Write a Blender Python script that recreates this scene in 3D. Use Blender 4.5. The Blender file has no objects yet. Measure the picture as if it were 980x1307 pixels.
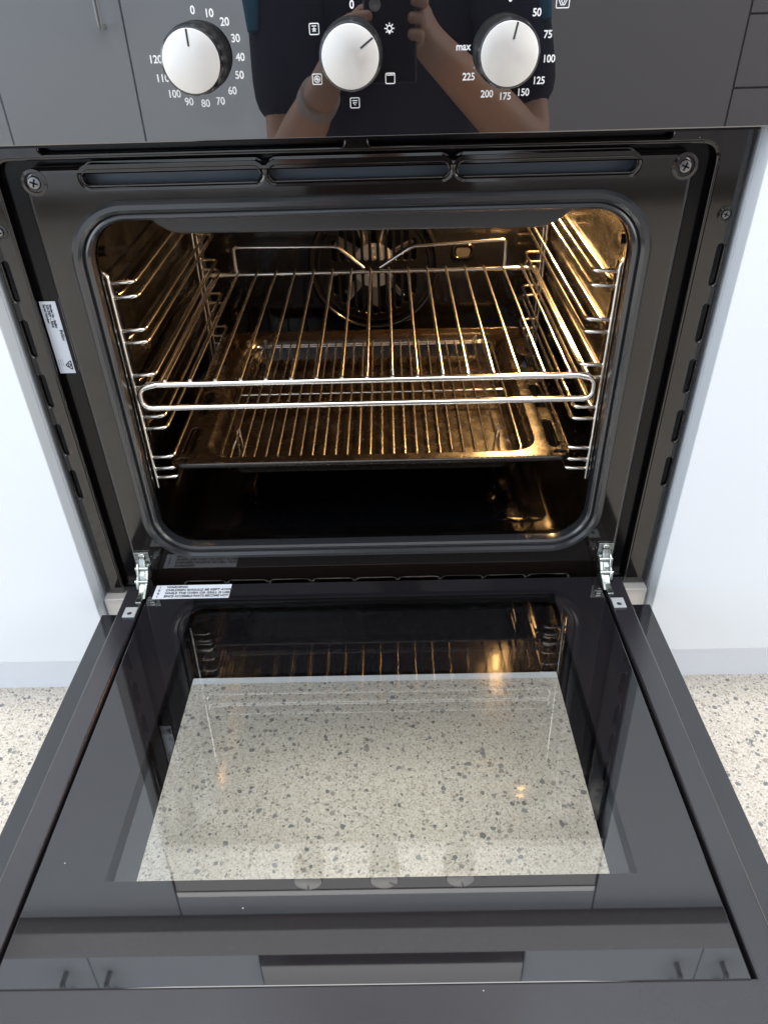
import bpy, bmesh, math, random
from mathutils import Vector, Matrix
random.seed(7)
scene = bpy.context.scene
COL = scene.collection
R = math.radians

# ------------------------------------------------------------------ camera
cam_data = bpy.data.cameras.new('camera')
cam = bpy.data.objects.new('camera', cam_data); COL.objects.link(cam); scene.camera = cam
cam_data.sensor_fit = 'VERTICAL'; cam_data.sensor_height = 36.0; cam_data.sensor_width = 27.0
cam_data.lens = 956.33 / 1307 * 36.0
cam_data.clip_start = 0.01; cam_data.clip_end = 60
_p, _y, _r = 0.6381, -0.0125, -0.0286
_f = Vector((math.sin(_y)*math.cos(_p), math.cos(_y)*math.cos(_p), -math.sin(_p)))
_rt = Vector((math.cos(_y), -math.sin(_y), 0)); _up = _rt.cross(_f)
_r2 = _rt*math.cos(_r) + _up*math.sin(_r); _u2 = -_rt*math.sin(_r) + _up*math.cos(_r)
_m = Matrix((_r2, _u2, -_f)).transposed().to_4x4(); _m.translation = Vector((0.0203, -0.6142, 0.5593))
cam.matrix_world = _m

# ------------------------------------------------------------------ world, lamps, exposure
world = bpy.data.worlds.new('World'); scene.world = world; world.use_nodes = True
bg = world.node_tree.nodes['Background']
bg.inputs['Color'].default_value = (0.86, 0.93, 1.0, 1); bg.inputs['Strength'].default_value = 0.72
def area_light(name, loc, rot, sx, sy, power, col):
    d = bpy.data.lights.new(name, 'AREA'); d.shape = 'RECTANGLE'; d.size = sx; d.size_y = sy
    d.energy = power; d.color = col
    o = bpy.data.objects.new(name, d); COL.objects.link(o); o.location = loc; o.rotation_euler = rot
    return o
area_light('ceiling_light', (0.0, -0.85, 2.15), (0, 0, 0), 2.6, 1.2, 46, (1.0, 0.985, 0.96))
area_light('window_light', (-2.3, -1.5, 0.9), (0, R(-90), R(0)), 1.6, 1.6, 26, (0.86, 0.93, 1.0))
area_light('side_light', (2.3, -1.5, 0.9), (0, R(90), 0), 1.4, 1.4, 24, (1.0, 0.94, 0.86))
vs = scene.view_settings
vs.view_transform = 'Standard'; vs.look = 'None'; vs.exposure = 0.12; vs.gamma = 1.0
scene.cycles.max_bounces = 14; scene.cycles.transparent_max_bounces = 40
scene.cycles.glossy_bounces = 8; scene.cycles.diffuse_bounces = 5
scene.cycles.sample_clamp_indirect = 6.0

# ------------------------------------------------------------------ materials
def new_mat(name):
    m = bpy.data.materials.new(name); m.use_nodes = True
    nt = m.node_tree
    return m, nt, nt.nodes['Principled BSDF']
def pm(name, col, rough=0.4, metal=0.0, ior=1.5, noise=None, bump=0.0, bscale=400.0, coat=0.0, colvar=0.0):
    m, nt, b = new_mat(name)
    b.inputs['Base Color'].default_value = (*col, 1); b.inputs['Roughness'].default_value = rough
    b.inputs['Metallic'].default_value = metal; b.inputs['IOR'].default_value = ior
    if coat: b.inputs['Coat Weight'].default_value = coat; b.inputs['Coat Roughness'].default_value = 0.05
    tc = nt.nodes.new('ShaderNodeTexCoord')
    if noise:
        n = nt.nodes.new('ShaderNodeTexNoise'); n.inputs['Scale'].default_value = noise[0]; n.inputs['Detail'].default_value = 4
        nt.links.new(tc.outputs['Object'], n.inputs['Vector'])
        mr = nt.nodes.new('ShaderNodeMapRange')
        mr.inputs['From Min'].default_value = 0.3; mr.inputs['From Max'].default_value = 0.7
        mr.inputs['To Min'].default_value = noise[1]; mr.inputs['To Max'].default_value = noise[2]
        nt.links.new(n.outputs['Fac'], mr.inputs['Value']); nt.links.new(mr.outputs['Result'], b.inputs['Roughness'])
        if colvar:
            mx = nt.nodes.new('ShaderNodeMix'); mx.data_type = 'RGBA'
            mx.inputs['A'].default_value = (*[c*(1-colvar) for c in col], 1); mx.inputs['B'].default_value = (*[min(1, c*(1+colvar)) for c in col], 1)
            nt.links.new(n.outputs['Fac'], mx.inputs['Factor']); nt.links.new(mx.outputs['Result'], b.inputs['Base Color'])
    if bump:
        n2 = nt.nodes.new('ShaderNodeTexNoise'); n2.inputs['Scale'].default_value = bscale; n2.inputs['Detail'].default_value = 2
        nt.links.new(tc.outputs['Object'], n2.inputs['Vector'])
        bp = nt.nodes.new('ShaderNodeBump'); bp.inputs['Strength'].default_value = bump; bp.inputs['Distance'].default_value = 0.0006
        nt.links.new(n2.outputs['Fac'], bp.inputs['Height']); nt.links.new(bp.outputs['Normal'], b.inputs['Normal'])
    return m

def specks(m, scale, thr, size, col):
    nt = m.node_tree; N = nt.nodes; L = nt.links; b = N['Principled BSDF']
    tc = N.new('ShaderNodeTexCoord'); v = N.new('ShaderNodeTexVoronoi'); v.inputs['Scale'].default_value = scale
    L.new(tc.outputs['Object'], v.inputs['Vector'])
    sc = N.new('ShaderNodeSeparateColor'); L.new(v.outputs['Color'], sc.inputs[0])
    a = N.new('ShaderNodeMath'); a.operation = 'GREATER_THAN'; L.new(sc.outputs[0], a.inputs[0]); a.inputs[1].default_value = thr
    c = N.new('ShaderNodeMath'); c.operation = 'LESS_THAN'; L.new(v.outputs['Distance'], c.inputs[0]); c.inputs[1].default_value = size
    d = N.new('ShaderNodeMath'); d.operation = 'MULTIPLY'; L.new(a.outputs[0], d.inputs[0]); L.new(c.outputs[0], d.inputs[1])
    mx = N.new('ShaderNodeMix'); mx.data_type = 'RGBA'; L.new(d.outputs[0], mx.inputs['Factor'])
    src = b.inputs['Base Color']
    if src.is_linked: L.new(src.links[0].from_socket, mx.inputs['A'])
    else: mx.inputs['A'].default_value = src.default_value
    mx.inputs['B'].default_value = (*col, 1); L.new(mx.outputs['Result'], src)
    return m
def glass_mat(name, tint, x1, s0, s1, print_rough=0.02, gi=1.86):
    """clear pane with a black printed border outside |x|<x1, s0<-y<s1 (object space)"""
    m = bpy.data.materials.new(name); m.use_nodes = True; nt = m.node_tree; N = nt.nodes; L = nt.links
    pr = N['Principled BSDF']; out = N['Material Output']
    pr.inputs['Base Color'].default_value = (0.010, 0.0095, 0.012, 1); pr.inputs['Roughness'].default_value = print_rough; pr.inputs['IOR'].default_value = 1.84
    geo = N.new('ShaderNodeNewGeometry')
    io = N.new('ShaderNodeMix'); io.data_type = 'FLOAT'; io.inputs['A'].default_value = gi; io.inputs['B'].default_value = 1.0
    L.new(geo.outputs['Backfacing'], io.inputs['Factor'])
    fr = N.new('ShaderNodeFresnel'); L.new(io.outputs['Result'], fr.inputs['IOR'])
    tr = N.new('ShaderNodeBsdfTransparent'); tr.inputs['Color'].default_value = (*tint, 1)
    gl = N.new('ShaderNodeBsdfGlossy'); gl.inputs['Roughness'].default_value = 0.004
    ms = N.new('ShaderNodeMixShader'); L.new(fr.outputs[0], ms.inputs[0]); L.new(tr.outputs[0], ms.inputs[1]); L.new(gl.outputs[0], ms.inputs[2])
    tc = N.new('ShaderNodeTexCoord'); sp = N.new('ShaderNodeSeparateXYZ'); L.new(tc.outputs['Object'], sp.inputs[0])
    def mth(op, a, b):
        n = N.new('ShaderNodeMath'); n.operation = op
        for i, v in enumerate((a, b)):
            if isinstance(v, (int, float)): n.inputs[i].default_value = v
            elif v is not None: L.new(v, n.inputs[i])
        return n.outputs[0]
    ax = mth('ABSOLUTE', sp.outputs['X'], None)
    cond = mth('MULTIPLY', mth('LESS_THAN', ax, x1), mth('MULTIPLY', mth('LESS_THAN', sp.outputs['Y'], -s0), mth('GREATER_THAN', sp.outputs['Y'], -s1)))
    fin = N.new('ShaderNodeMixShader'); L.new(cond, fin.inputs[0]); L.new(pr.outputs[0], fin.inputs[1]); L.new(ms.outputs[0], fin.inputs[2])
    L.new(fin.outputs[0], out.inputs['Surface'])
    return m

def terrazzo_mat():
    m, nt, b = new_mat('polished_aggregate_concrete'); N = nt.nodes; L = nt.links
    tc = N.new('ShaderNodeTexCoord')
    wob = N.new('ShaderNodeTexNoise'); wob.inputs['Scale'].default_value = 160; wob.inputs['Detail'].default_value = 2
    L.new(tc.outputs['Object'], wob.inputs['Vector'])
    vadd = N.new('ShaderNodeVectorMath'); vadd.operation = 'MULTIPLY_ADD'
    L.new(wob.outputs['Color'], vadd.inputs[0]); vadd.inputs[1].default_value = (0.004, 0.004, 0); L.new(tc.outputs['Object'], vadd.inputs[2])
    vec = vadd.outputs[0]
    def ramp(sock, stops, interp='LINEAR'):
        r = N.new('ShaderNodeValToRGB'); r.color_ramp.interpolation = interp
        el = r.color_ramp.elements
        while len(el) < len(stops): el.new(0.5)
        for e, (p, c) in zip(el, stops): e.position = p; e.color = (*c, 1) if len(c) == 3 else c
        L.new(sock, r.inputs[0]); return r.outputs['Color']
    def vor(scale, warp=True):
        v = N.new('ShaderNodeTexVoronoi'); v.voronoi_dimensions = '2D'; v.inputs['Scale'].default_value = scale
        L.new(vec if warp else tc.outputs['Object'], v.inputs['Vector']); sc = N.new('ShaderNodeSeparateColor'); L.new(v.outputs['Color'], sc.inputs[0]); return v, sc
    def mix(fac, a, b_):
        x = N.new('ShaderNodeMix'); x.data_type = 'RGBA'; L.new(fac, x.inputs['Factor'])
        for s, v in (('A', a), ('B', b_)):
            if isinstance(v, tuple): x.inputs[s].default_value = (*v, 1)
            else: L.new(v, x.inputs[s])
        return x.outputs['Result']
    def mth(op, a, c):
        n = N.new('ShaderNodeMath'); n.operation = op
        for i, v in enumerate((a, c)):
            if isinstance(v, (int, float)): n.inputs[i].default_value = v
            else: L.new(v, n.inputs[i])
        return n.outputs[0]
    v1, c1 = vor(560, False)
    sand = ramp(c1.outputs[0], [(0, (0.45, 0.385, 0.32)), (0.12, (0.60, 0.54, 0.46)), (0.45, (0.72, 0.66, 0.58)), (0.8, (0.79, 0.735, 0.66)), (1, (0.86, 0.82, 0.75))])
    big = N.new('ShaderNodeTexNoise'); big.inputs['Scale'].default_value = 5; big.inputs['Detail'].default_value = 3; L.new(tc.outputs['Object'], big.inputs['Vector'])
    col = mix(mth('MULTIPLY', big.outputs['Fac'], 0.35), sand, (0.70, 0.65, 0.575))
    for scale, thr, rad, stops in ((460, 0.80, 0.36, [(0, (0.32, 0.28, 0.24)), (0.5, (0.46, 0.40, 0.34)), (1, (0.60, 0.54, 0.47))]),
                                   (255, 0.84, 0.37, [(0, (0.24, 0.235, 0.225)), (0.6, (0.38, 0.35, 0.315)), (1, (0.52, 0.46, 0.39))]),
                                   (160, 0.895, 0.40, [(0, (0.21, 0.21, 0.21)), (0.7, (0.33, 0.325, 0.315)), (1, (0.45, 0.38, 0.32))])):
        v, c = vor(scale)
        sel = mth('GREATER_THAN', c.outputs[0], thr)
        rr = mth('MULTIPLY', mth('ADD', c.outputs[2], 0.35), rad)
        ins = mth('LESS_THAN', v.outputs['Distance'], rr)
        col = mix(mth('MULTIPLY', sel, ins), col, ramp(c.outputs[1], stops))
    L.new(col, b.inputs['Base Color']); b.inputs['Roughness'].default_value = 0.32
    return m

M = {}
M['enamel'] = pm('brown_black_enamel', (0.0070, 0.0054, 0.0046), 0.05, ior=1.66, noise=(9, 0.04, 0.11), bump=0.03, bscale=45)
M['groove'] = pm('black_enamel_channel', (0.0035, 0.0035, 0.0045), 0.16, ior=1.33)
M['liner'] = pm('speckled_cavity_enamel', (0.0013, 0.0011, 0.0010), 0.2, ior=1.68, noise=(30, 0.13, 0.26), bump=0.05, bscale=260, colvar=0.3)
M['floor_enamel'] = pm('blue_black_floor_enamel', (0.0016, 0.0018, 0.0026), 0.1, ior=1.75, noise=(30, 0.07, 0.15))
M['back'] = pm('black_back_enamel', (0.0014, 0.0013, 0.0013), 0.12, ior=1.45, noise=(30, 0.08, 0.18))
M['tray'] = pm('tray_enamel', (0.0045, 0.0028, 0.0019), 0.26, ior=1.46, noise=(60, 0.20, 0.32), bump=0.22, bscale=350, colvar=0.35)
M['shield'] = pm('grill_shield_enamel', (0.035, 0.036, 0.040), 0.32, ior=1.5, bump=0.15, bscale=500)
M['rubber'] = pm('grey_silicone_gasket', (0.016, 0.0175, 0.021), 0.20, ior=1.7)
M['chrome'] = pm('chromed_wire', (0.80, 0.79, 0.77), 0.18, 1.0)
M['zinc'] = pm('zinc_plated_steel', (0.46, 0.50, 0.49), 0.3, 1.0, noise=(200, 0.2, 0.45), bump=0.2, bscale=300)
M['steel'] = pm('brushed_steel_trim', (0.72, 0.72, 0.72), 0.35, 1.0)
M['hood'] = pm('hood_steel', (0.45, 0.45, 0.46), 0.35, 1.0)
M['clip'] = pm('dull_zinc_clip', (0.50, 0.53, 0.56), 0.5, 0.3)
M['sill'] = pm('bright_steel_sill', (0.62, 0.61, 0.60), 0.4, 0.5)
M['panel'] = pm('black_glass_panel', (0.006, 0.006, 0.008), 0.012, ior=2.45)
M['knob_face'] = pm('satin_knob_face', (0.75, 0.74, 0.725), 0.38, 0.7, noise=(60, 0.34, 0.48))
M['knob_rim'] = pm('dark_chrome_knob', (0.10, 0.10, 0.11), 0.12, 1.0)
M['knob_body'] = pm('black_knob_body', (0.008, 0.008, 0.009), 0.42)
M['ink'] = pm('white_print', (0.85, 0.87, 0.90), 0.5)
M['black_ink'] = pm('black_print', (0.02, 0.02, 0.025), 0.6)
M['label'] = pm('label_paper', (0.66, 0.72, 0.82), 0.45)
M['door_frame'] = pm('door_satin_black', (0.022, 0.0205, 0.026), 0.22, ior=1.8, noise=(14, 0.18, 0.30))
M['cabinet'] = pm('white_cabinet_lacquer', (0.73, 0.785, 0.86), 0.5)
M['kick'] = pm('pale_kickboard', (0.80, 0.86, 0.95), 0.5)
M['grey_cabinet'] = pm('grey_cabinet_tone', (0.30, 0.29, 0.31), 0.4)  # flat grey base colour, darker than the white cabinets
M['bench'] = pm('grey_stone_bench', (0.42, 0.42, 0.44), 0.25, noise=(40, 0.2, 0.3))
M['wall'] = pm('pale_wall_paint', (0.62, 0.64, 0.66), 0.6)
M['floor'] = terrazzo_mat()
M['chamber'] = pm('fan_chamber_black', (0.008, 0.008, 0.008), 0.5)
M['fan'] = pm('aluminium_fan', (0.62, 0.61, 0.59), 0.5, 0.2)
M['duct'] = pm('blue_grey_duct', (0.075, 0.095, 0.12), 0.35, 0.2)
M['handle'] = pm('handle_metal', (0.35, 0.35, 0.36), 0.3, 1.0)
M['skin'] = pm('skin', (0.46, 0.27, 0.19), 0.5)
M['shirt'] = pm('navy_shirt', (0.014, 0.017, 0.034), 0.9)
M['teal'] = pm('teal_panel', (0.035, 0.13, 0.21), 0.9)
M['trousers'] = pm('dark_trousers', (0.02, 0.02, 0.025), 0.9)
M['hair'] = pm('dark_hair', (0.012, 0.009, 0.008), 0.5)
M['phone'] = pm('dark_phone', (0.03, 0.03, 0.035), 0.2)
M['strap'] = pm('pale_watch_strap', (0.34, 0.29, 0.27), 0.5)
M['pane_in'] = glass_mat('inner_door_glass', (0.996, 0.998, 0.992), 0.186, 0.045, 0.3475)
M['pane_mid'] = glass_mat('middle_door_glass', (0.996, 0.998, 0.992), 0.2050, 0.04, 0.380, 0.012, 1.85)
M['pane_out'] = glass_mat('outer_door_glass', (0.996, 0.998, 0.992), 0.1785, 0.116, 0.334, 0.03, 1.3)
m, nt, b = new_mat('lamp_lens'); b.inputs['Emission Color'].default_value = (1, 0.62, 0.28, 1); b.inputs['Emission Strength'].default_value = 8; M['lamp'] = m

for _k, _s, _t, _z in (('liner', 55, 0.80, 0.05), ('panel', 60, 0.86, 0.035), ('pane_in', 60, 0.82, 0.035), ('door_frame', 55, 0.86, 0.035), ('enamel', 70, 0.9, 0.03)):
    specks(M[_k], _s, _t, _z, (0.30, 0.29, 0.28))

# ------------------------------------------------------------------ helpers
def link(name, me, mat, parent=None):
    o = bpy.data.objects.new(name, me); COL.objects.link(o)
    if mat is not None and not me.materials: me.materials.append(mat)
    if parent is not None: o.parent = parent
    return o
def tag(o, label, cat, group=None):
    o['label'] = label; o['category'] = cat
    if group: o['group'] = group
    return o
def empty(name, loc=(0, 0, 0)):
    o = bpy.data.objects.new(name, None); COL.objects.link(o); o.location = loc; o.empty_display_size = 0.05
    return o
def smooth(me, ang=35):
    for p in me.polygons: p.use_smooth = True
    try: me.set_sharp_from_angle(angle=R(ang))
    except Exception: pass
    return me
def mesh_from(verts, faces, sm=True, ang=35):
    me = bpy.data.meshes.new('m'); me.from_pydata([tuple(v) for v in verts], [], faces); me.update()
    if sm: smooth(me, ang)
    return me
def box_mesh(x0, x1, y0, y1, z0, z1, bev=0.0, seg=2):
    bm = bmesh.new(); bmesh.ops.create_cube(bm, size=1)
    for v in bm.verts:
        v.co = Vector(((x0+x1)/2+v.co.x*(x1-x0), (y0+y1)/2+v.co.y*(y1-y0), (z0+z1)/2+v.co.z*(z1-z0)))
    if bev: bmesh.ops.bevel(bm, geom=list(bm.edges), offset=bev, segments=seg, affect='EDGES', profile=0.5)
    me = bpy.data.meshes.new('m'); bm.to_mesh(me); bm.free()
    return flats(smooth(me))
def flats(me):
    for p in me.polygons:
        if max(abs(c) for c in p.normal) > 0.9995: p.use_smooth = False
    return me
def fillet(pts, rad, k=5, closed=False):
    pts = [Vector(p) for p in pts]; out = []; n = len(pts)
    for i, p in enumerate(pts):
        if not closed and i in (0, n-1): out.append(p); continue
        a = pts[i-1]-p; c = pts[(i+1) % n]-p
        r = min(rad, a.length*0.49, c.length*0.49)
        A = p+a.normalized()*r; C = p+c.normalized()*r
        for j in range(k+1):
            t = j/k; out.append((1-t)**2*A+2*t*(1-t)*p+t*t*C)
    return out
def tube_mesh(pts, r, n=8, closed=False, caps=True):
    pts = [Vector(p) for p in pts]; N = len(pts); verts = []; faces = []
    T = []
    for i in range(N):
        if closed: t = pts[(i+1) % N]-pts[i-1]
        else: t = pts[min(i+1, N-1)]-pts[max(i-1, 0)]
        T.append(t.normalized())
    u = T[0].orthogonal().normalized()
    rs = r if isinstance(r, (list, tuple)) else [r]*N
    for i in range(N):
        u = (u-T[i]*u.dot(T[i]))
        u = u.normalized() if u.length > 1e-9 else T[i].orthogonal().normalized()
        w = T[i].cross(u)
        for j in range(n):
            a = 2*math.pi*j/n; verts.append(pts[i]+(u*math.cos(a)+w*math.sin(a))*rs[i])
    for i in range(N if closed else N-1):
        i2 = (i+1) % N
        off = 0
        if closed and i2 == 0:
            best = 1e9
            for o_ in range(n):
                dd = (verts[i*n]-verts[o_]).length
                if dd < best: best = dd; off = o_
        for j in range(n):
            faces.append((i*n+j, i*n+(j+1) % n, i2*n+(j+1+off) % n, i2*n+(j+off) % n))
    if not closed and caps:
        faces.append(tuple(range(n))[::-1]); faces.append(tuple(range((N-1)*n, N*n)))
    return mesh_from(verts, faces, True, 60)
def rr(x0, x1, z0, z1, r, k=8):
    """rounded rectangle, counter-clockwise list of 2D points"""
    out = []
    for cx, cz, a0 in ((x1-r, z1-r, 0), (x0+r, z1-r, 90), (x0+r, z0+r, 180), (x1-r, z0+r, 270)):
        for j in range(k+1):
            a = R(a0+90*j/k); out.append((cx+r*math.cos(a), cz+r*math.sin(a)))
    return out
def loft(rings, cap_end=False, cap_start=False):
    n = len(rings[0]); verts = [p for r_ in rings for p in r_]; faces = []
    for i in range(len(rings)-1):
        for j in range(n): faces.append((i*n+j, i*n+(j+1) % n, (i+1)*n+(j+1) % n, (i+1)*n+j))
    if cap_end: faces.append(tuple(range((len(rings)-1)*n, len(rings)*n)))
    if cap_start: faces.append(tuple(range(n))[::-1])
    return mesh_from(verts, faces)
def plate_mesh(outer, holes, thick, bev, frame='XZ', pos=0.0):
    """flat plate with real holes; front face at 'pos' looking to -Y (frame XZ) or +Z (frame XY)"""
    cu = bpy.data.curves.new('c', 'CURVE'); cu.dimensions = '2D'; cu.fill_mode = 'BOTH'
    cu.extrude = max(thick/2-bev, 0.0); cu.bevel_depth = bev; cu.bevel_resolution = 2; cu.offset = -bev
    def area(p): return sum(p[i-1][0]*p[i][1]-p[i][0]*p[i-1][1] for i in range(len(p)))
    for k, path in enumerate([outer]+list(holes)):
        path = list(path)
        if (area(path) > 0) != (k == 0): path.reverse()
        s = cu.splines.new('POLY'); s.points.add(len(path)-1); s.use_cyclic_u = True
        for q, p in zip(s.points, path): q.co = (p[0], p[1], 0, 1)
    o = bpy.data.objects.new('c', cu); COL.objects.link(o)
    dg = bpy.context.evaluated_depsgraph_get(); me = bpy.data.meshes.new_from_object(o.evaluated_get(dg))
    bpy.data.objects.remove(o); bpy.data.curves.remove(cu)
    bm = bmesh.new(); bm.from_mesh(me); bmesh.ops.remove_doubles(bm, verts=bm.verts, dist=1e-6)
    bmesh.ops.recalc_face_normals(bm, faces=bm.faces); bm.to_mesh(me); bm.free()
    for v in me.vertices:
        x, y, z = v.co
        v.co = (x, pos+thick/2-z, y) if frame == 'XZ' else (x, y, pos-thick/2+z)
    me.materials.clear(); me.update()
    return flats(smooth(me, 30))
def disc_pts(cx, cz, r, n=28): return [(cx+r*math.cos(2*math.pi*i/n), cz+r*math.sin(2*math.pi*i/n)) for i in range(n)]
def slot(x0, x1, z0, z1): return rr(x0, x1, z0, z1, min(x1-x0, z1-z0)/2*0.98, 5)
def lathe_mesh(profile, axis_pos, n=40, cap0=True):
    """profile [(r, y)], revolved around the Y axis through axis_pos (x, z)"""
    rings = [[(axis_pos[0]+r*math.cos(2*math.pi*i/n), y, axis_pos[1]+r*math.sin(2*math.pi*i/n)) for i in range(n)] for r, y in profile]
    return loft(rings, cap_start=cap0, cap_end=True)
def text_mesh(body, size, mat4, bold=0.0, align='CENTER', sx=1.0, space=1.0):
    cu = bpy.data.curves.new('t', 'FONT'); cu.body = body; cu.size = size; cu.align_x = align; cu.align_y = 'CENTER'
    cu.offset = bold; cu.extrude = 0.00012; cu.space_character = space
    o = bpy.data.objects.new('t', cu); COL.objects.link(o)
    dg = bpy.context.evaluated_depsgraph_get(); me = bpy.data.meshes.new_from_object(o.evaluated_get(dg))
    bpy.data.objects.remove(o); bpy.data.curves.remove(cu)
    me.transform(mat4 @ Matrix.Diagonal((sx, 1, 1, 1))); me.materials.clear()
    return me
FACE = Matrix.Rotation(R(90), 4, 'X')
def on_panel(x, z, y): return Matrix.Translation((x, y, z)) @ FACE

# ------------------------------------------------------------------ setting: floor, wall
FZ = -0.20
fl = link('floor', mesh_from([(-4, -5, FZ), (4, -5, FZ), (4, 1, FZ), (-4, 1, FZ)], [(0, 1, 2, 3)], False), M['floor']); fl['kind'] = 'structure'
wl = link('wall', box_mesh(-3, 3, 0.565, 0.70, FZ, 2.3), M['wall']); wl['kind'] = 'structure'

# ------------------------------------------------------------------ base cabinets, kickboard, bench
def base_cabinet(side, label):
    t = empty('base_cabinet', (side*0.6, 0.25, FZ)); tag(t, label, 'cabinet', None)
    inv = Matrix.Translation((-side*0.6, -0.25, -FZ))
    a, b_ = sorted((side*0.3008, side*0.8985))
    for nm, me in (('door', box_mesh(a, b_, -0.022, -0.003, -0.085, 0.618, 0.0012)),
                   ('carcass', box_mesh(a+0.001, b_-0.001, 0.0, 0.55, -0.083, 0.622))):
        me.transform(inv); link(nm, me, M['cabinet'], t)
    return t
base_cabinet(-1, 'white gloss base cabinet beside the hinge that has the warning label next to it')
base_cabinet(1, 'white gloss base cabinet beside the warmly lit side of the oven')
k = link('kickboard', box_mesh(-1.6, 1.6, 0.04, 0.056, FZ, -0.0862), M['kick']); tag(k, 'pale grey kickboard standing on the speckled floor under the cabinets', 'kickboard')
t = link('filler_panel', box_mesh(-0.2985, 0.2985, -0.022, -0.003, 0.5745, 0.618, 0.001), M['cabinet']); tag(t, 'narrow white filler strip above the oven controls under the bench', 'panel')
t = link('plinth_panel', box_mesh(-0.2985, 0.2985, 0.004, 0.02, -0.084, -0.034, 0.001), M['cabinet']); tag(t, 'narrow white strip below the oven above the kickboard', 'panel')
t = link('benchtop', box_mesh(-1.6, 1.6, -0.042, 0.563, 0.6235, 0.69, 0.002), M['bench']); tag(t, 'grey stone benchtop above the oven', 'benchtop')

# ------------------------------------------------------------------ the oven
oven = empty('built_in_oven', (0, 0.2, -0.03))
tag(oven, 'black built-in oven with its glass door folded down and warm light on inside', 'oven')
OI = Matrix.Translation((0, -0.2, 0.03))
def part(name, me, mat, parent=None):
    """mesh in world coordinates; parented to the oven or to one of its parts"""
    p = parent or oven
    if p is oven: me.transform(OI)
    else: me.transform(p.get('inv') and OI or OI)
    return link(name, me, mat, p)
# parts and sub-parts all share the oven's origin, so one offset serves both levels

# outer flange with vent slots
arc = [(p.x, p.y) for p in fillet([(0.2735, 0.0, 0), (0.2735, 0.4425, 0), (-0.2775, 0.4425, 0), (-0.2775, 0.0, 0)], 0.016, 8)]
out = [(p.x, p.y) for p in fillet([(x, z, 0) for x, z in arc + [(-0.2965, 0.0), (-0.2965, 0.47), (0.2965, 0.47), (0.2965, 0.0)]], 0.0022, 3, True)]
holes = []
for s in (-1, 1):
    for z0, z1 in ((0.332, 0.366), (0.282, 0.3155), (0.232, 0.2645), (0.180, 0.2135), (0.129, 0.162)):
        holes.append(slot(s*0.2915-0.0024, s*0.2915+0.0024, z0, z1))
holes += [slot(-0.2385, -0.0095, 0.4455, 0.4525), slot(0.009, 0.236, 0.4455, 0.4525)]
part('front_frame', plate_mesh(out, holes, 0.006, 0.0015, 'XZ', 0.0), M['enamel'])
part('frame_channel', plate_mesh(rr(-0.285, 0.285, 0.001, 0.456, 0.004, 3), [rr(-0.245, 0.245, 0.04, 0.418, 0.02)], 0.002, 0.0, 'XZ', 0.0090), M['groove'])
# raised rims along the channel
part('channel_edge', tube_mesh([(x, 0.0015, max(z, 0.001)) for x, z in arc], 0.0016, 6), M['enamel'])
# inner plate
inn = rr(-0.2555, 0.2555, 0.002, 0.4365, 0.012, 8)
holes = [rr(-0.2245, 0.2245, 0.0575, 0.4075, 0.040, 10)]
holes += [slot(-0.209, -0.074, 0.4232, 0.4342), slot(-0.067, 0.069, 0.4232, 0.4342), slot(0.076, 0.211, 0.4232, 0.4342)]
for i in range(-4, 5): holes.append(slot(i*0.0465+0.002-0.0205, i*0.0465+0.002+0.0205, 0.0065, 0.0155))
part('inner_frame', plate_mesh(inn, holes, 0.012, 0.0040, 'XZ', -0.004), M['enamel'])
for x0, x1 in ((-0.2095, -0.0735), (-0.0675, 0.0695), (0.0755, 0.2115)):
    part('vent_rim', tube_mesh([(x, -0.0036, z) for x, z in slot(x0, x1, 0.4229, 0.4345)], 0.0008, 6, True), M['enamel'])
part('vent_duct', box_mesh(-0.235, 0.235, 0.0088, 0.0120, 0.419, 0.4348), M['duct'])
part('vent_duct', box_mesh(-0.262, 0.262, 0.017, 0.019, 0.440, 0.462), M['duct'])
# side returns so that slots look into darkness
for s in (-1, 1):
    part('side_housing', box_mesh(*sorted((s*0.2785, s*0.2962)), 0.0175, 0.03, 0.002, 0.44), M['groove'])

def screw(x, y, z, r, head):
    o = part('screw', lathe_mesh([(r*1.0, y+0.001), (r*1.0, y-0.0006), (r*0.86, y-0.0016), (r*0.45, y-0.002), (r*0.05, y-0.0021)], (x, z), 24), head)
    for a in (20, 110):
        me = box_mesh(-r*0.6, r*0.6, -0.0003, 0.0003, -r*0.12, r*0.12)
        me.transform(Matrix.Translation((x, y-0.0021, z)) @ Matrix.Rotation(R(a), 4, 'Y')); part('cross_slot', me, M['groove'], o)
M['screw'] = pm('dark_screw', (0.22, 0.22, 0.23), 0.25, 1.0)
for x in (-0.2465, 0.2475):
    part('screw_dimple', lathe_mesh([(0.0100, -0.0035), (0.0098, -0.0043), (0.0074, -0.0047), (0.0066, -0.0035), (0.0064, -0.003)], (x, 0.4265), 28), M['enamel'])
    screw(x, -0.0037, 0.4265, 0.0050, M['screw'])
for x in (-0.287, 0.2885):
    part('screw_dimple', lathe_mesh([(0.0066, 0.0005), (0.0064, -0.0006), (0.0048, -0.0010), (0.0044, 0.0003)], (x, 0.3895), 24), M['enamel'])
    screw(x, 0.0004, 0.3895, 0.0034, M['screw'])

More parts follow.
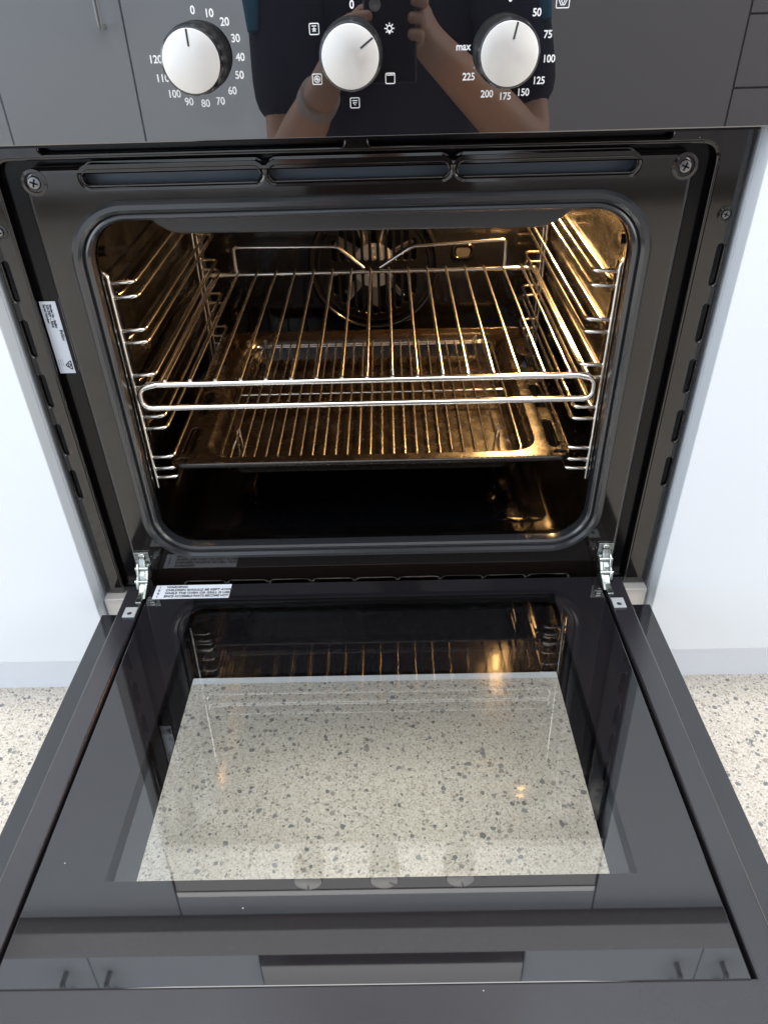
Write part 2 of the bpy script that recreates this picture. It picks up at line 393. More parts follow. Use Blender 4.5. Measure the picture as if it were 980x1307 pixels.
# gasket: two concentric soft lips
def ring3(x, z0, z1, r, y, k=12): return [(px, y, pz) for px, pz in rr(-x, x, z0, z1, r, k)]
gz0, gz1 = 0.0605, 0.4045
prof = [(-0.0085, -0.003), (-0.0088, -0.0068), (-0.0060, -0.0095), (-0.0020, -0.0098), (0.0012, -0.0078), (0.0020, -0.0052), (0.0034, -0.0064), (0.0060, -0.0068), (0.0082, -0.0050), (0.0090, -0.0015), (0.0090, 0.006)]
rings = []
for off, y in [(o_*0.86, y_) for o_, y_ in prof]: rings.append(ring3(0.2255-off, gz0+off, gz1-off, 0.043-off, y))
part('gasket', loft(rings), M['rubber'])

# cavity
cx, cz0, cz1 = 0.2335, 0.047, 0.4145
rings = [ring3(0.2165, 0.0690, 0.396, 0.034, 0.004), ring3(0.2175, 0.0680, 0.397, 0.035, 0.010), ring3(0.2245, 0.058, 0.403, 0.038, 0.022), ring3(cx, cz0, cz1, 0.045, 0.036)]
for j in range(1, 9): rings.append(ring3(cx, cz0, cz1, 0.045, 0.036+0.354*j/8))
rings += [ring3(cx-0.003, cz0+0.003, cz1-0.003, 0.042, 0.398), ring3(cx-0.012, cz0+0.012, cz1-0.012, 0.035, 0.402)]
liner = part('cavity_liner', loft(rings), M['liner'])
# embossed floor panel and side ribs
part('floor_emboss', loft([[(x, y+0.23, z) for x, y in rr(-0.150+o_, 0.150-o_, -0.14+o_, 0.13-o_, 0.03, 8)] for o_, z in ((0, 0.0474), (0.004, 0.0490), (0.012, 0.0492), (0.018, 0.0485), (0.020, 0.0484))], cap_end=True), M['floor_enamel'])
part('floor_panel', loft([[(x, y, z) for x, y in rr(-0.205+o_, 0.205-o_, 0.050+o_, 0.392-o_, 0.03, 8)] for o_, z in ((0, 0.0466), (0.003, 0.0476))], cap_end=True), M['floor_enamel'])
for s in (-1, 1):
    for z in (0.372, 0.308, 0.264, 0.218, 0.172):
        part('wall_rib', tube_mesh(fillet([(s*0.2355, 0.075, z), (s*0.2325, 0.085, z), (s*0.2325, 0.355, z), (s*0.2355, 0.365, z)], 0.006), 0.0045, 8), M['liner'])
    part('wall_post', tube_mesh([(s*0.2345, 0.062, 0.335), (s*0.2335, 0.062, 0.320), (s*0.2335, 0.062, 0.13), (s*0.2345, 0.062, 0.115)], 0.0065, 10), M['groove'])
    part('hanger_stud', tube_mesh([(s*0.2335, 0.045, 0.359), (s*0.222, 0.045, 0.359)], 0.0045, 12), M['groove'])
# back wall with fan grille
BY = 0.402
fcx, fcz = 0.004, 0.2205
holes = []
for i in range(-6, 7):
    x = fcx+i*0.0107; h = math.sqrt(max(0.0655**2-(i*0.0107)**2, 0))
    if h > 0.016:
        holes.append(slot(x-0.0034, x+0.0034, fcz+0.0085, fcz+h)); holes.append(slot(x-0.0034, x+0.0034, fcz-h, fcz-0.0085))
bw = part('back_wall', plate_mesh(rr(-0.2235, 0.2235, 0.057, 0.4045, 0.036), holes, 0.003, 0.0006, 'XZ', BY-0.001), M['back'])
part('fan_ring', tube_mesh([(x, BY-0.001, z) for x, z in disc_pts(fcx, fcz, 0.0855, 56)], 0.0042, 8, True), M['back'], bw)
part('fan_ring', tube_mesh([(x, BY-0.001, z) for x, z in disc_pts(fcx, fcz, 0.0755, 56)], 0.0016, 6, True), M['back'], bw)
for i in range(16):
    x = -0.20+i*0.0265
    if abs(x-fcx) > 0.098: part('back_rib', tube_mesh([(x, BY-0.0005, 0.10), (x, BY-0.0005, 0.20)], 0.0016, 6), M['back'], bw)
part('wall_boss', tube_mesh([(x, BY-0.0012, z) for x, z in rr(0.110, 0.137, 0.230, 0.2475, 0.008)], 0.0022, 8, True), M['back'], bw)
part('wall_boss_cup', lathe_mesh([(0.0095, BY-0.0016), (0.0075, BY-0.0005), (0.001, BY-0.0002)], (0.1235, 0.2387), 24), M['chamber'], bw)
part('fan_chamber', lathe_mesh([(0.075, BY+0.003), (0.075, BY+0.045), (0.001, BY+0.046)], (fcx, fcz), 40, False), M['chamber'], bw)
bmf = lathe_mesh([(0.001, BY+0.0030), (0.010, BY+0.0030), (0.012, BY+0.0050), (0.030, BY+0.0058), (0.030, BY+0.0070), (0.020, BY+0.010), (0.020, BY+0.0235), (0.001, BY+0.0240)], (fcx, fcz), 32)
fan = part('fan', bmf, M['fan'])
for i in range(9):
    a = 2*math.pi*i/9+0.2
    me = box_mesh(0.022, 0.060, 0, 0.0012, -0.010, 0.010)
    me.transform(Matrix.Translation((fcx, BY+0.0165, fcz)) @ Matrix.Rotation(a, 4, 'Y') @ Matrix.Rotation(R(62), 4, 'X')); part('blade', me, M['fan'], fan)
# grill shield hanging behind the top of the opening
sh = [(-0.186, 0.408), (-0.186, 0.3985), (-0.176, 0.388), (-0.164, 0.3785), (-0.152, 0.3755), (0.150, 0.3735), (0.162, 0.3765), (0.174, 0.386), (0.184, 0.397), (0.184, 0.408)]
part('grill_shield', plate_mesh([(p.x, p.y) for p in fillet([(x, z, 0) for x, z in sh], 0.006, 4, True)], [], 0.010, 0.002, 'XZ', 0.032), M['shield'])

# side racks
RZ = (0.336, 0.323, 0.292, 0.280, 0.2475, 0.235, 0.203, 0.190, 0.1565, 0.143, 0.132)
for s in (-1, 1):
    path = fillet([(s*0.2275, 0.030, 0.347), (s*0.2215, 0.029, 0.343), (s*0.2215, 0.029, 0.121)], 0.004)
    rack = part('side_rack', tube_mesh(path, 0.0021, 8), M['chrome'])
    part('upright', tube_mesh([(s*0.2215, 0.366, 0.121), (s*0.2215, 0.366, 0.347)], 0.0021, 8), M['chrome'], rack)
    part('upright', tube_mesh([(s*0.2215, 0.345, 0.121), (s*0.2215, 0.345, 0.347)], 0.0018, 8), M['chrome'], rack)
    for z in RZ:
        pts = fillet([(s*0.2215, 0.0300, z), (s*0.1995, 0.0305, z+0.0006), (s*0.1995, 0.364, z), (s*0.2215, 0.364, z)], 0.006, 5)
        part('rail', tube_mesh(pts, 0.0019, 8), M['chrome'], rack)

# lamp in the rear upper corner, behind the shield
LP = (0.202, 0.335, 0.374)
me = lathe_mesh([(0.017, 0.0), (0.017, -0.006), (0.012, -0.011), (0.001, -0.013)], (0, 0), 24)
me.transform(Matrix.Translation((0.2325, 0.352, 0.378)) @ Matrix.Rotation(R(-90), 4, 'Z')); part('oven_lamp', me, M['lamp'])
d = bpy.data.lights.new('oven_bulb', 'POINT'); d.energy = 22.0; d.color = (1.0, 0.54, 0.19); d.shadow_soft_size = 0.012
o = bpy.data.objects.new('oven_bulb', d); COL.objects.link(o); o.location = LP

# ------------------------------------------------------------------ control panel
PY = -0.022
cp = part('control_panel', box_mesh(-0.2975, 0.2975, PY, -0.004, 0.455, 0.560, 0.0012), M['panel'])
part('trim_strip', box_mesh(-0.2975, 0.2975, PY-0.001, -0.004, 0.5605, 0.5725, 0.0006), M['steel'], cp)
part('panel_underside', box_mesh(-0.29, 0.29, -0.0205, -0.0042, 0.4535, 0.4549), M['groove'], cp)
def numeral(s, x, z, size=0.0066, sx=0.92, bold=0.00012): part('numeral', text_mesh(s, size, on_panel(x, z, PY-0.0003), bold, sx=sx), M['ink'], cp)
for s, x, z in (('0', -.1032, .5336), ('10', -.0927, .5317), ('20', -.0831, .5267), ('30', -.0772, .5173), ('40', -.0755, .5064), ('50', -.0775, .4959), ('60', -.0837, .4866), ('70', -.0928, .4805), ('80', -.1034, .4793), ('90', -.1147, .4806), ('100', -.1242, .4856), ('110', -.1305, .4952), ('120', -.1331, .5064),
                ('0', .0013, .5342)): numeral(s, x, z)
for s, x, z in (('50', .1229, .5271), ('75', .1315, .5147), ('100', .1335, .5006), ('125', .1279, .4878), ('150', .1177, .4809), ('175', .1053, .4788), ('200', .0927, .4805), ('225', .0796, .4912), ('max', .0752, .5090)): numeral(s, x, z, 0.0063)
def sym(name, tubes):
    bm = bmesh.new()
    for pts, r, closed in tubes:
        me = tube_mesh(pts, r, 6, closed); bm.from_mesh(me); bpy.data.meshes.remove(me)
    me = bpy.data.meshes.new('m'); bm.to_mesh(me); bm.free(); part(name, me, M['ink'], cp)
def frame_icon(x, z, glyph, h=0.0031):
    y = PY-0.0002
    tb = [([(px, y, pz) for px, pz in rr(x-h, x+h, z-h, z+h, 0.0007, 3)], 0.00034, True)]
    for g in glyph: tb.append(([(x+a*h, y, z+c*h) for a, c in g], 0.00032, False))
    sym('mode_icon', tb)
circ = lambda r: [(r*math.cos(a*0.5236), r*math.sin(a*0.5236)) for a in range(13)]
frame_icon(-.0243, .5214, [[(-.5, .55), (.5, .55)], [(0, .4), (0, -.5)], [(-.45, 0), (.45, 0)], [(-.35, -.45), (0, -.1), (.35, -.45)]])
frame_icon(-.0244, .4923, [circ(.62), [(-.4, 0), (.4, 0)], [(0, -.4), (0, .4)], [(-.3, .3), (.3, -.3)]])
frame_icon(.0008, .4773, [[(-.6, .45), (.6, .45)], [(-.4, .05), (0, -.45), (.4, .05), (-.4, .05)]])
frame_icon(.0257, .4916, [[(-.8, .66), (.8, .66)]])
y = PY-0.0002
sym('lamp_icon', [([(.0257+.0016*a, y, .5206+.0016*c) for a, c in circ(1)], 0.0004, True)] + [([(.0257+.0022*math.cos(k), y, .5206+.0022*math.sin(k)), (.0257+.0033*math.cos(k), y, .5206+.0033*math.sin(k))], 0.00036, False) for k in [j*math.pi/4 for j in range(8)]] + [([(.0248, y, .5184), (.0266, y, .5184)], 0.0005, False)])
frame_icon(.1393, .5335, [[(-.45, .7), (-.6, 0), (-.3, -.6), (.3, -.6), (.6, 0), (.45, .7)], [(0, .6), (-.25, -.1), (0, -.5), (.25, -.1), (0, .6)]], 0.0042)
part('indicator_dot', lathe_mesh([(0.0011, PY+0.0001), (0.0011, PY-0.0003), (0.0001, PY-0.0003)], (.1049, .5345), 16), M['ink'], cp)
part('timer_disc', lathe_mesh([(0.0085, PY+0.0001), (0.0085, PY-0.0006), (0.0001, PY-0.0006)], (-.105, .5495), 32), M['ink'], cp)
for kx, ang, dz in ((-0.1043, 1, 0), (-0.0003, -55, 0), (0.1035, -13, -0.0008)):
    kz = 0.5068+dz; F = -0.044
    kb = part('control_knob', lathe_mesh([(0.0205, PY), (0.0212, PY-0.002), (0.0212, PY-0.010), (0.0198, PY-0.0135), (0.0198, F+0.004), (0.0196, F+0.0016)], (kx, kz), 48), M['knob_body'])
    part('rim', lathe_mesh([(0.0201, F+0.0042), (0.0203, F+0.0018), (0.0199, F+0.0002), (0.0186, F-0.0002), (0.0180, F+0.0004)], (kx, kz), 48), M['knob_rim'], kb)
    part('knob_face', lathe_mesh([(0.0186, F+0.001), (0.0186, F-0.00035), (0.0181, F-0.0006), (0.0001, F-0.0006)], (kx, kz), 48), M['knob_face'], kb)
    me = box_mesh(-0.0006, 0.0006, -0.0003, 0.0004, 0.0085, 0.0182)
    me.transform(Matrix.Translation((kx, F-0.0006, kz)) @ Matrix.Rotation(R(-ang), 4, 'Y')); part('pointer_mark', me, M['black_ink'], kb)

# ------------------------------------------------------------------ sill below the frame
for s in (-1, 1):
    part('sill_trim', box_mesh(*sorted((s*0.262, s*0.2968)), -0.010, 0.004, -0.0300, -0.0006, 0.001), M['sill'])
part('sill_trim', box_mesh(-0.2618, 0.2618, -0.008, 0.004, -0.0300, -0.0006, 0.001), M['groove'])

# ------------------------------------------------------------------ door (folded down, its end a little raised)
DT = Matrix.Rotation(-0.0517, 4, 'X')
U = [(-.2620, -.0185), (-.2405, -.0185), (-.2405, -.4156), (.2405, -.4156), (.2405, -.0185), (.2620, -.0185), (.2620, -.4620), (-.2620, -.4620)]
def door_part(name, me, mat, parent):
    o = link(name, me, mat, parent); return o
door = link('door', plate_mesh(U[::-1], [], 0.0345, 0.0022, 'XY', 0.0238), M['door_frame'], oven)
door.matrix_local = OI @ DT
def pane(name, mat, x, s0, s1, h0, h1, bev=0.0008): return door_part(name, box_mesh(-x, x, -s1, -s0, h0, h1, bev), mat, door)
pane('inner_pane', M['pane_in'], 0.2367, 0.0185, 0.4172, 0.0206, 0.0246)
pane('middle_pane', M['pane_mid'], 0.2370, 0.028, 0.4165, 0.0130, 0.0165)
pane('outer_pane', M['pane_out'], 0.2975, 0.0225, 0.4660, -0.0158, -0.0118)
# spacer walls inside the door
for s in (-1, 1): door_part('glass_channel', box_mesh(*sorted((s*0.2372, s*0.2404)), -0.4185, -0.02, -0.0105, 0.0120), M['groove'], door)
door_part('glass_channel', box_mesh(-0.2365, 0.2365, -0.0262, -0.0198, -0.0112, 0.0200), M['groove'], door)
# door pull underneath
door_part('door_handle', tube_mesh(fillet([(-0.22, -0.43, -0.016), (-0.22, -0.43, -0.052), (0.22, -0.43, -0.052), (0.22, -0.43, -0.016)], 0.01), 0.006, 12), M['steel'], door)

# hinges
def prism(poly, x0, x1):
    n = len(poly); v = [(x0, y, z) for y, z in poly]+[(x1, y, z) for y, z in poly]
    f = [tuple(range(n))[::-1], tuple(range(n, 2*n))]+[(i, (i+1) % n, n+(i+1) % n, n+i) for i in range(n)]
    me = bpy.data.meshes.new('m'); me.from_pydata(v, [], f)
    bm = bmesh.new(); bm.from_mesh(me); bmesh.ops.recalc_face_normals(bm, faces=bm.faces)
    bmesh.ops.bevel(bm, geom=list(bm.edges), offset=0.0006, segments=1, affect='EDGES'); bm.to_mesh(me); bm.free()
    return smooth(me)
for s in (-1, 1):
    hx = s*0.2440
    arm = [(0.002, 0.060), (-0.0075, 0.060), (-0.0085, 0.054), (-0.012, 0.050), (-0.0145, 0.043), (-0.019, 0.040), (-0.0215, 0.034), (-0.0260, 0.031), (-0.032, 0.0275), (-0.046, 0.0278), (-0.046, 0.018), (-0.012, 0.012), (0.002, 0.016)]
    hg = part('hinge', prism(arm, hx-0.0030, hx+0.0030), M['zinc'])
    part('hinge_plate', box_mesh(hx-0.0078, hx+0.0078, -0.0064, -0.0045, 0.045, 0.0615, 0.0004), M['zinc'], hg)
    part('plate_slot', box_mesh(hx-0.0032, hx+0.0032, -0.0082, -0.0062, 0.0535, 0.0568), M['groove'], hg)
    part('catch', prism([(-0.004, 0.050), (-0.012, 0.0515), (-0.0175, 0.047), (-0.0195, 0.040), (-0.026, 0.036), (-0.028, 0.029), (-0.016, 0.026), (-0.006, 0.034)], hx+s*0.0031, hx+s*0.0056), M['zinc'], hg)
    part('catch', prism([(-0.004, 0.047), (-0.014, 0.044), (-0.021, 0.036), (-0.034, 0.0305), (-0.041, 0.0275), (-0.036, 0.0245), (-0.020, 0.024), (-0.006, 0.032)], hx-s*0.0062, hx-s*0.0031), M['zinc'], hg)
    for yy, zz in ((-0.0130, 0.0455), (-0.0225, 0.0355)):
        part('rivet', tube_mesh([(hx-0.0070, yy, zz), (hx+0.0066, yy, zz)], 0.0024, 10), M['zinc'], hg)
    cxp = s*0.2480
    me = plate_mesh([(cxp-0.0062, -0.0690), (cxp+0.0062, -0.0690), (cxp+0.0062, -0.0545), (cxp-0.0062, -0.0545)], [disc_pts(cxp, -0.0635, 0.0026, 16)], 0.0016, 0.0003, 'XY', 0.0256)
    me.transform(DT); part('clip_plate', me, M['clip'], hg)

# warning label on the inner glass by the hinge
def on_door(x, s_, h=0.0250): return DT @ Matrix.Translation((x, -s_, h))
me = box_mesh(-0.2310, -0.1510, -0.0415, -0.0195, 0.02465, 0.02485); me.transform(DT)
wlab = part('warning_label', me, M['label'])
for i, (ic, line) in enumerate((('!', 'WARNING:'), ('0', 'CHILDREN SHOULD BE KEPT AWAY'), ('0', 'WHILE THE OVEN OR GRILL IS USE'), ('!', 'SINCE ACCESIBLE PARTS BECOME HOT.'))):
    sx = (0.95, 0.94, 0.93, 0.82)[i]
    part('lettering', text_mesh(line, 0.0047, on_door(-0.2195, 0.0229+i*0.0050), 0.00012, 'LEFT', sx), M['black_ink'], wlab)
    part('lettering', text_mesh(ic, 0.0045, on_door(-0.2265, 0.0232+i*0.0050), 0.0001), M['black_ink'], wlab)

# rating label in the channel
RL = part('rating_label', box_mesh(-0.2770, -0.2630, 0.0083, 0.0086, 0.262, 0.329), M['label'])
def on_rating(x, z):
    m4 = Matrix(((0, 1, 0, x), (0, 0, -1, 0.0081), (-1, 0, 0, z), (0, 0, 0, 1))); return m4
part('lettering', text_mesh('Bellini', 0.0042, on_rating(-0.2650, 0.2985), 0.0, 'CENTER'), M['black_ink'], RL)
for x, z, s in ((-0.2682, 0.3265, 'Model No : Bellini'), (-0.2708, 0.3265, '220-240V ~ 50Hz'), (-0.2735, 0.3265, 'Serial Number')):
    part('lettering', text_mesh(s, 0.0029, on_rating(x, z), 0.00005, 'LEFT', 1.0), M['black_ink'], RL)
for dx in (0, 0.0017, 0.0034): part('lettering', text_mesh('--- -- ----', 0.0016, on_rating(-0.2750+dx, 0.2755), 0.0, 'LEFT'), M['black_ink'], RL)
tri = fillet([(-0.2646, 0.0081, 0.2745), (-0.2646, 0.0081, 0.2655), (-0.2700, 0.0081, 0.270)], 0.001, 3, True)
part('approval_mark', tube_mesh(tri, 0.0004, 6, True), M['black_ink'], RL)
part('approval_mark', tube_mesh([(x, 0.0081, z) for x, z in disc_pts(-0.2666, 0.270, 0.0012, 12)], 0.00035, 6, True), M['black_ink'], RL)

# ------------------------------------------------------------------ wire shelf
ws = empty('wire_shelf', (0, 0.18, 0.2405)); tag(ws, 'chrome wire oven shelf on the upper runners, raised at its back', 'oven shelf')
WI = Matrix.Translation((0, -0.18, -0.2405))
def wpart(name, me): me.transform(WI); return link(name, me, M['chrome'], ws)
zs = 0.2408
wpart('front_bar', tube_mesh([(-0.2065, 0.0235, zs), (0.2065, 0.0235, zs)], 0.0030, 10))
wpart('front_loop', tube_mesh(fillet([(-0.198, 0.0225, zs+0.0005), (-0.2145, 0.0200, zs-0.002), (-0.2145, 0.0195, zs-0.0225), (0.2125, 0.0195, zs-0.0225), (0.2125, 0.0200, zs-0.002), (0.198, 0.0225, zs+0.0005)], 0.010, 7), 0.0029, 10))
wpart('rear_bar', tube_mesh([(-0.2065, 0.3235, zs), (0.2065, 0.3235, zs)], 0.0026, 10))
for s in (-1, 1): wpart('side_bar', tube_mesh([(s*0.2065, 0.0235, zs), (s*0.2065, 0.3235, zs)], 0.0026, 8))
wire = tube_mesh([(0, -0.1575, 0.0036), (0, 0.1445, 0.0036)], 0.00165, 8)
for i in range(17):
    o = link('wire', wire, M['chrome'], ws); o.location = ((i-8)*0.02365, 0.001, 0)
for pts in ([(-0.168, 0.3245, zs), (-0.168, 0.3245, 0.2745), (-0.040, 0.3245, 0.2725), (-0.008, 0.3245, 0.2455)], [(0.012, 0.3245, 0.2455), (0.052, 0.3245, 0.2705), (0.168, 0.3245, 0.2765), (0.168, 0.3245, zs)]):
    wpart('rear_guard', tube_mesh(fillet(pts, 0.006, 5), 0.0021, 8))

# ------------------------------------------------------------------ baking tray and its wire rack
tr = empty('baking_tray', (0, 0.19, 0.118)); tag(tr, 'dark enamel baking tray with slotted rim on the lower runners', 'tray')
TI = Matrix.Translation((0, -0.19, -0.118))
def tpart(name, me, mat): me.transform(TI); return link(name, me, mat, tr)
TZ = 0.1490
holes = [rr(-0.1715, 0.1715, 0.0400, 0.340, 0.026, 8)]
for s in (-1, 1):
    for y0, y1 in ((0.046, 0.102), (0.130, 0.186), (0.232, 0.268)): holes.append(slot(s*0.1905-0.0055, s*0.1905+0.0055, y0, y1))
    holes.append(slot(*sorted((s*0.187, s*0.199)), 0.0345, 0.0405))
tpart('rim', plate_mesh(rr(-0.2035, 0.2035, 0.029, 0.3560, 0.012, 5), holes, 0.0022, 0.0008, 'XY', TZ), M['tray'])
tpart('rim_edge', tube_mesh([(x, y, TZ-0.0026) for x, y in rr(-0.2030, 0.2030, 0.0290, 0.3560, 0.012, 5)], 0.0034, 8, True), M['tray'])
rings = []
for o_, z in ((0, TZ-0.0004), (0.002, TZ-0.002), (0.005, TZ-0.010), (0.012, 0.1215), (0.018, 0.1185), (0.026, 0.1178)):
    rings.append([(x, y, z) for x, y in rr(-0.1713+o_, 0.1713-o_, 0.0402+o_, 0.3398-o_, 0.026, 8)])
tpart('well', loft(rings, cap_end=True), M['tray'])
gr = empty('roasting_rack', (0, 0.19, 0.122)); tag(gr, 'fine wire roasting rack standing inside the dark baking tray', 'roasting rack')
GI = Matrix.Translation((0, -0.19, -0.122))
def gpart(name, me): me.transform(GI); return link(name, me, M['chrome'], gr)
gzz = 0.1402
gpart('frame', tube_mesh([(x, y, gzz) for x, y in rr(-0.158, 0.158, 0.0495, 0.334, 0.012, 5)], 0.0016, 8, True))
gpart('cross_bar', tube_mesh([(-0.160, 0.196, gzz-0.0022), (0.160, 0.196, gzz-0.0022)], 0.0016, 8))
gpart('cross_bar', tube_mesh([(-0.158, 0.332, gzz-0.0022), (0.158, 0.332, gzz-0.0022)], 0.0014, 8))
w2 = tube_mesh([(0, -0.1415, 0.0200), (0, 0.1440, 0.0200)], 0.00125, 6)
for i in range(-12, 13):
    o = link('wire', w2, M['chrome'], gr); o.location = (i*0.0122, 0, 0)
for x, y in ((-0.143, 0.085), (0.135, 0.085), (-0.143, 0.318), (0.135, 0.318)):
    gpart('leg', tube_mesh(fillet([(x-0.004, y, 0.1200), (x-0.002, y, 0.1205), (x, y, 0.1545), (x+0.0022, y, 0.1545), (x+0.004, y, 0.121)], 0.0015, 3), 0.0011, 6))

# ------------------------------------------------------------------ overhead cabinets and range hood
def overhead(x0, x1, hx, label):
    t = empty('overhead_cabinet', ((x0+x1)/2, 0.4, 1.19)); tag(t, label, 'cabinet', 'overhead cabinets')
    inv = Matrix.Translation((-(x0+x1)/2, -0.4, -1.19))
    for nm, me, mt in (('carcass', box_mesh(x0+0.001, x1-0.001, 0.27, 0.563, 1.20, 1.9), 'cabinet'), ('door', box_mesh(x0+0.0015, x1-0.0015, 0.25, 0.268, 1.212, 1.9, 0.001), 'cabinet'),
                       ('handle', tube_mesh(fillet([(hx, 0.25, 1.275), (hx, 0.222, 1.275), (hx, 0.222, 1.345), (hx, 0.25, 1.345)], 0.004), 0.006, 8), 'handle')):
        me.transform(inv); link(nm, me, M[mt], t)
overhead(-0.667, -0.290, -0.628, 'white overhead cabinet next to the range hood above the warning-label side')
overhead(-1.10, -0.667, -0.725, 'white overhead cabinet one door away from the hood on the warning-label side')
overhead(0.290, 0.678, 0.628, 'white overhead cabinet next to the range hood above the lit side of the oven')
overhead(0.678, 1.10, 0.728, 'white overhead cabinet one door away from the hood on the lit side')
hd = empty('range_hood', (0, 0.4, 1.17)); tag(hd, 'slim steel range hood between the overhead cabinets', 'range hood')
for nm, me, mt in (('visor', box_mesh(-0.285, 0.285, 0.235, 0.262, 1.235, 1.325, 0.002), 'hood'), ('body', box_mesh(-0.285, 0.285, 0.264, 0.56, 1.20, 1.40), 'handle'), ('slide_out', box_mesh(-0.24, 0.24, 0.24, 0.45, 1.182, 1.198, 0.001), 'grey_cabinet')):
    me.transform(Matrix.Translation((0, -0.4, -1.17))); link(nm, me, M[mt], hd)

# ------------------------------------------------------------------ tall cabinets across the room, mirrored in the control panel
def tall(x0, x1, mt, label, hx=None, drawers=None):
    t = empty('tall_cabinet', ((x0+x1)/2, -2.5, FZ)); tag(t, label, 'cabinet')
    inv = Matrix.Translation((-(x0+x1)/2, 2.5, -FZ))
    def add(nm, me, m2): me.transform(inv); link(nm, me, M[m2], t)
    add('carcass', box_mesh(x0+0.002, x1-0.002, -2.8, -2.266, FZ+0.1, 2.0), mt)
    if drawers:
        for z0, z1 in zip(drawers[:-1], drawers[1:]): add('drawer_front', box_mesh(x0+0.003, x1-0.003, -2.264, -2.244, z0+0.003, z1-0.003, 0.001), mt)
    else: add('door', box_mesh(x0+0.003, x1-0.003, -2.264, -2.244, FZ+0.1, 2.0, 0.001), mt)
    if hx: add('handle', tube_mesh(fillet([(hx, -2.244, 0.40), (hx, -2.205, 0.40), (hx, -2.205, 0.75), (hx, -2.244, 0.75)], 0.005), 0.009, 10), 'steel')
tall(-1.9, -1.243, 'cabinet', 'white tall cabinet at the far end of the run across the room')
tall(-1.243, -0.79, 'cabinet', 'white tall cabinet with a steel bar handle across the room', hx=-0.852)
tall(-0.79, -0.2, 'cabinet', 'white tall cabinet directly behind the kneeling person')
tall(-0.2, 0.447, 'cabinet', 'white tall cabinet behind the person beside the end panel')
tall(0.447, 0.495, 'cabinet', 'narrow white end panel between white and grey cabinets')
tall(0.495, 1.176, 'grey_cabinet', 'grey tall cabinet across the room beside the drawers')
tall(1.176, 1.9, 'grey_cabinet', 'grey bank of drawers across the room', drawers=(-0.1, 0.183, 0.388, 0.9, 2.0))

# ------------------------------------------------------------------ the person taking the picture
def skin_mesh(nodes, edges, sub=2):
    """nodes {name:(x,y,z,r)}; first node is the root"""
    names = list(nodes); idx = {n: i for i, n in enumerate(names)}
    me = bpy.data.meshes.new('s'); me.from_pydata([nodes[n][:3] for n in names], [(idx[a], idx[c]) for a, c in edges], [])
    o = bpy.data.objects.new('s', me); COL.objects.link(o)
    md = o.modifiers.new('skin', 'SKIN'); md.use_smooth_shade = True
    for i, n in enumerate(names):
        sv = me.skin_vertices[0].data[i]; r_ = nodes[n][3]; sv.radius = (r_, r_) if not isinstance(r_, tuple) else r_
        sv.use_root = (i == 0)
    ss = o.modifiers.new('sub', 'SUBSURF'); ss.levels = sub; ss.render_levels = sub
    dg = bpy.context.evaluated_depsgraph_get(); out_ = bpy.data.meshes.new_from_object(o.evaluated_get(dg))
    bpy.data.objects.remove(o)
    for p in out_.polygons: p.use_smooth = True
    return out_
def chain(names): return list(zip(names[:-1], names[1:]))
body = {'chest': (.03, -1.10, .60, .11), 'neckb': (.03, -1.10, .76, .065), 'neck': (.03, -1.085, .83, .055), 'head': (.03, -1.055, .92, .085), 'crown': (.03, -1.05, 1.00, .08), 'chin': (.03, -1.00, .885, .035), 'nose': (.03, -.955, .925, .014)}
ed = chain(['chest', 'neckb', 'neck', 'head', 'crown'])+[('head', 'chin'), ('head', 'nose')]
arms = {-1: dict(sh=(-.14, -1.08, .70), el=(-.150, -.92, .265), wr=(-.072, -.725, .395), hd=(-.040, -.672, .450)),
        1: dict(sh=(.20, -1.08, .70), el=(.285, -.92, .275), wr=(.100, -.715, .445), hd=(.062, -.668, .485))}
for s, A in arms.items():
    k_ = 'L' if s < 0 else 'R'
    body.update({k_+'sh': (*A['sh'], .055), k_+'ua': tuple((a+c)/2 for a, c in zip(A['sh'], A['el']))+(.05,), k_+'el': (*A['el'], .045),
                 k_+'fa': tuple(a*0.6+c*0.4 for a, c in zip(A['el'], A['wr']))+(.043,), k_+'wr': (*A['wr'], .028), k_+'hd': (*A['hd'], (.032, .020))})
    ed += [('chest', k_+'sh')]+chain([k_+c for c in ('sh', 'ua', 'el', 'fa', 'wr', 'hd')])
    # fingers curl round the back of the phone
    ph = 0.0203+0.012
    for j in range(4):
        zz = A['hd'][2]+0.040-0.019*j
        kx = ph+s*(0.043+0.004*(j == 1))
        p1 = (A['hd'][0]*0.45+kx*0.55, -.650, zz); p2 = (kx, -.634, zz+.004); p3 = (kx-s*0.020, -.6285, zz+.006)
        for n_, p_, r_ in (('a', p1, .0095), ('b', p2, .0085), ('c', p3, .0075)): body[f'{k_}f{j}{n_}'] = (*p_, r_)
        ed += chain([k_+'hd', f'{k_}f{j}a', f'{k_}f{j}b', f'{k_}f{j}c'])
    body[k_+'t1'] = (A['hd'][0]*0.8+ph*0.2, -.675, A['hd'][2]+.03, .012); body[k_+'t2'] = (ph+s*0.030, -.662, A['hd'][2]+.055, .010)
    ed += chain([k_+'hd', k_+'t1', k_+'t2'])
person = empty('person', (0.03, -1.2, FZ)); tag(person, 'person kneeling in a navy shirt with a pale watch holding up a phone', 'person')
PI_ = Matrix.Translation((-0.03, 1.2, -FZ))
def ppart(name, me, mt): me.transform(PI_); return link(name, me, M[mt], person)
ppart('body', skin_mesh(body, ed), 'skin')
shirt = {'w0': (.035, -1.12, .14, (.21, .15)), 'w1': (.035, -1.11, .36, (.215, .15)), 'c': (.03, -1.10, .60, (.20, .15)), 'n': (.03, -1.10, .74, .085)}
se = chain(['w0', 'w1', 'c', 'n'])
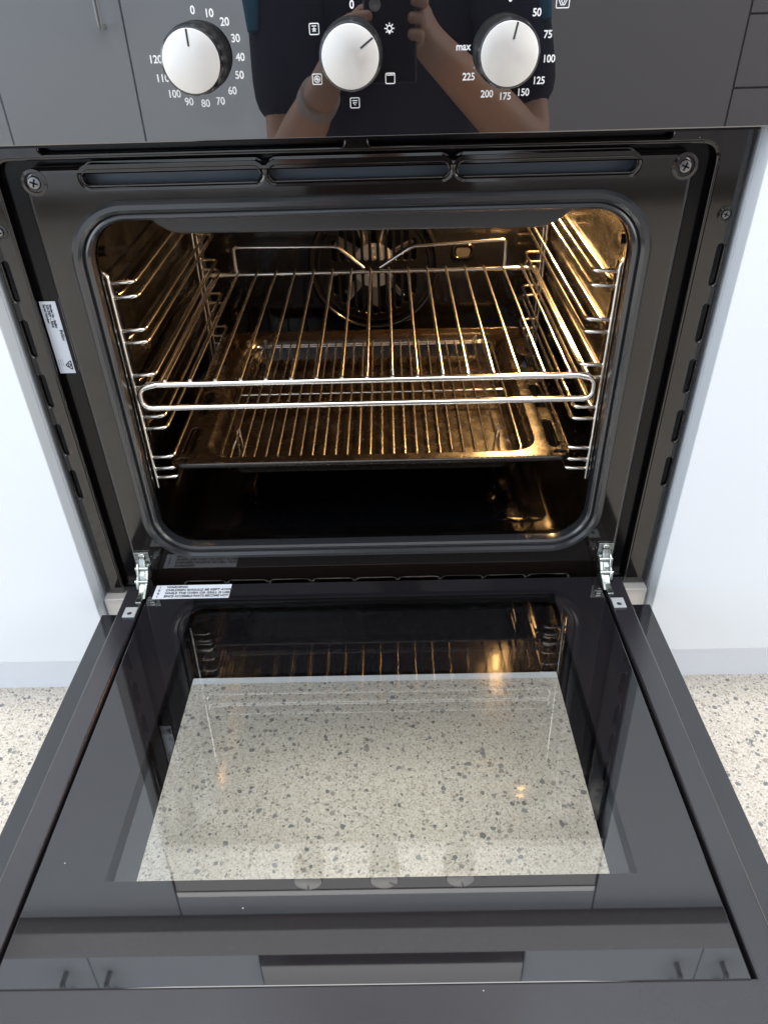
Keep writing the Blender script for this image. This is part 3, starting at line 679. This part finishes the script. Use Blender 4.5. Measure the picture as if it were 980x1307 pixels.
for s, A in arms.items():
    k_ = 'L' if s < 0 else 'R'
    mid = tuple(a*0.10+c*0.90 for a, c in zip(A['sh'], A['el']))
    shirt[k_+'s'] = (*A['sh'], .085); shirt[k_+'m'] = tuple(a*.55+c*.45 for a, c in zip(A['sh'], A['el']))+(.074,); shirt[k_+'e'] = (*mid, .066); se += chain(['c', k_+'s', k_+'m', k_+'e'])
ppart('shirt', skin_mesh(shirt, se), 'shirt')
tro = {'p': (.03, -1.14, .30, (.16, .125)), 'p2': (.03, -1.14, .22, (.15, .12))}
te = [('p', 'p2')]
for s in (-1, 1):
    k_ = 'l' if s < 0 else 'r'
    tro.update({k_+'1': (.03+s*.10, -1.12, .15, .10), k_+'2': (.03+s*.13, -1.00, -.115, .072), k_+'3': (.03+s*.12, -1.38, -.135, .05)}); te += [('p2', k_+'1')]+chain([k_+'1', k_+'2', k_+'3'])
ppart('trousers', skin_mesh(tro, te), 'trousers')
hr = {'a': (.03, -1.065, .98, .098), 'b': (.03, -1.10, .93, .09), 'c': (.03, -1.115, .87, .06)}
for s in (-1, 1): ppart('shoe', skin_mesh({'a': (.03+s*.12, -1.37, -.155, .042), 'b': (.03+s*.12, -1.44, -.155, .04), 'c': (.03+s*.12, -1.56, -.165, .032)}, chain(['a', 'b', 'c'])), 'phone')
ppart('hair', skin_mesh(hr, chain(['a', 'b', 'c'])), 'hair')
for s in (-1, 1):
    A = arms[s]; sh_, el_ = Vector(A['sh']), Vector(A['el'])
    p0 = sh_.lerp(el_, 0.1); p1 = sh_.lerp(el_, 0.55)
    off = Vector((s*0.052, 0.048, 0))
    ppart('sleeve_panel', tube_mesh([p0+off, p0.lerp(p1, .5)+off*1.03, p1+off], [.012, .024, .010], 12), 'teal')
# watch and phone
A = arms[-1]; w_, e_ = Vector(A['wr']), Vector(A['el']); dr = (e_-w_).normalized(); c_ = w_+dr*0.022
wt = link('wristwatch', tube_mesh([c_-dr*0.013, c_-dr*0.012, c_+dr*0.012, c_+dr*0.013], [.028, .0315, .0325, .029], 28), M['strap']); tag(wt, 'pale wristwatch strap on the wrist of the person holding the phone', 'watch')
phn = empty('mobile_phone', (0.0323, -0.636, 0.49)); tag(phn, 'dark mobile phone held up by the person', 'phone')
me = box_mesh(-0.036, 0.036, -0.004, 0.004, -0.075, 0.082, 0.0035, 3); link('phone_body', me, M['phone'], phn)
for dx, dz in ((-0.020, 0.042), (-0.020, 0.030 - 0.012)):
    link('camera_ring', lathe_mesh([(0.008, 0.004), (0.008, 0.0062), (0.0055, 0.0064), (0.001, 0.0055)], (dx, dz), 20), M['steel'], phn)
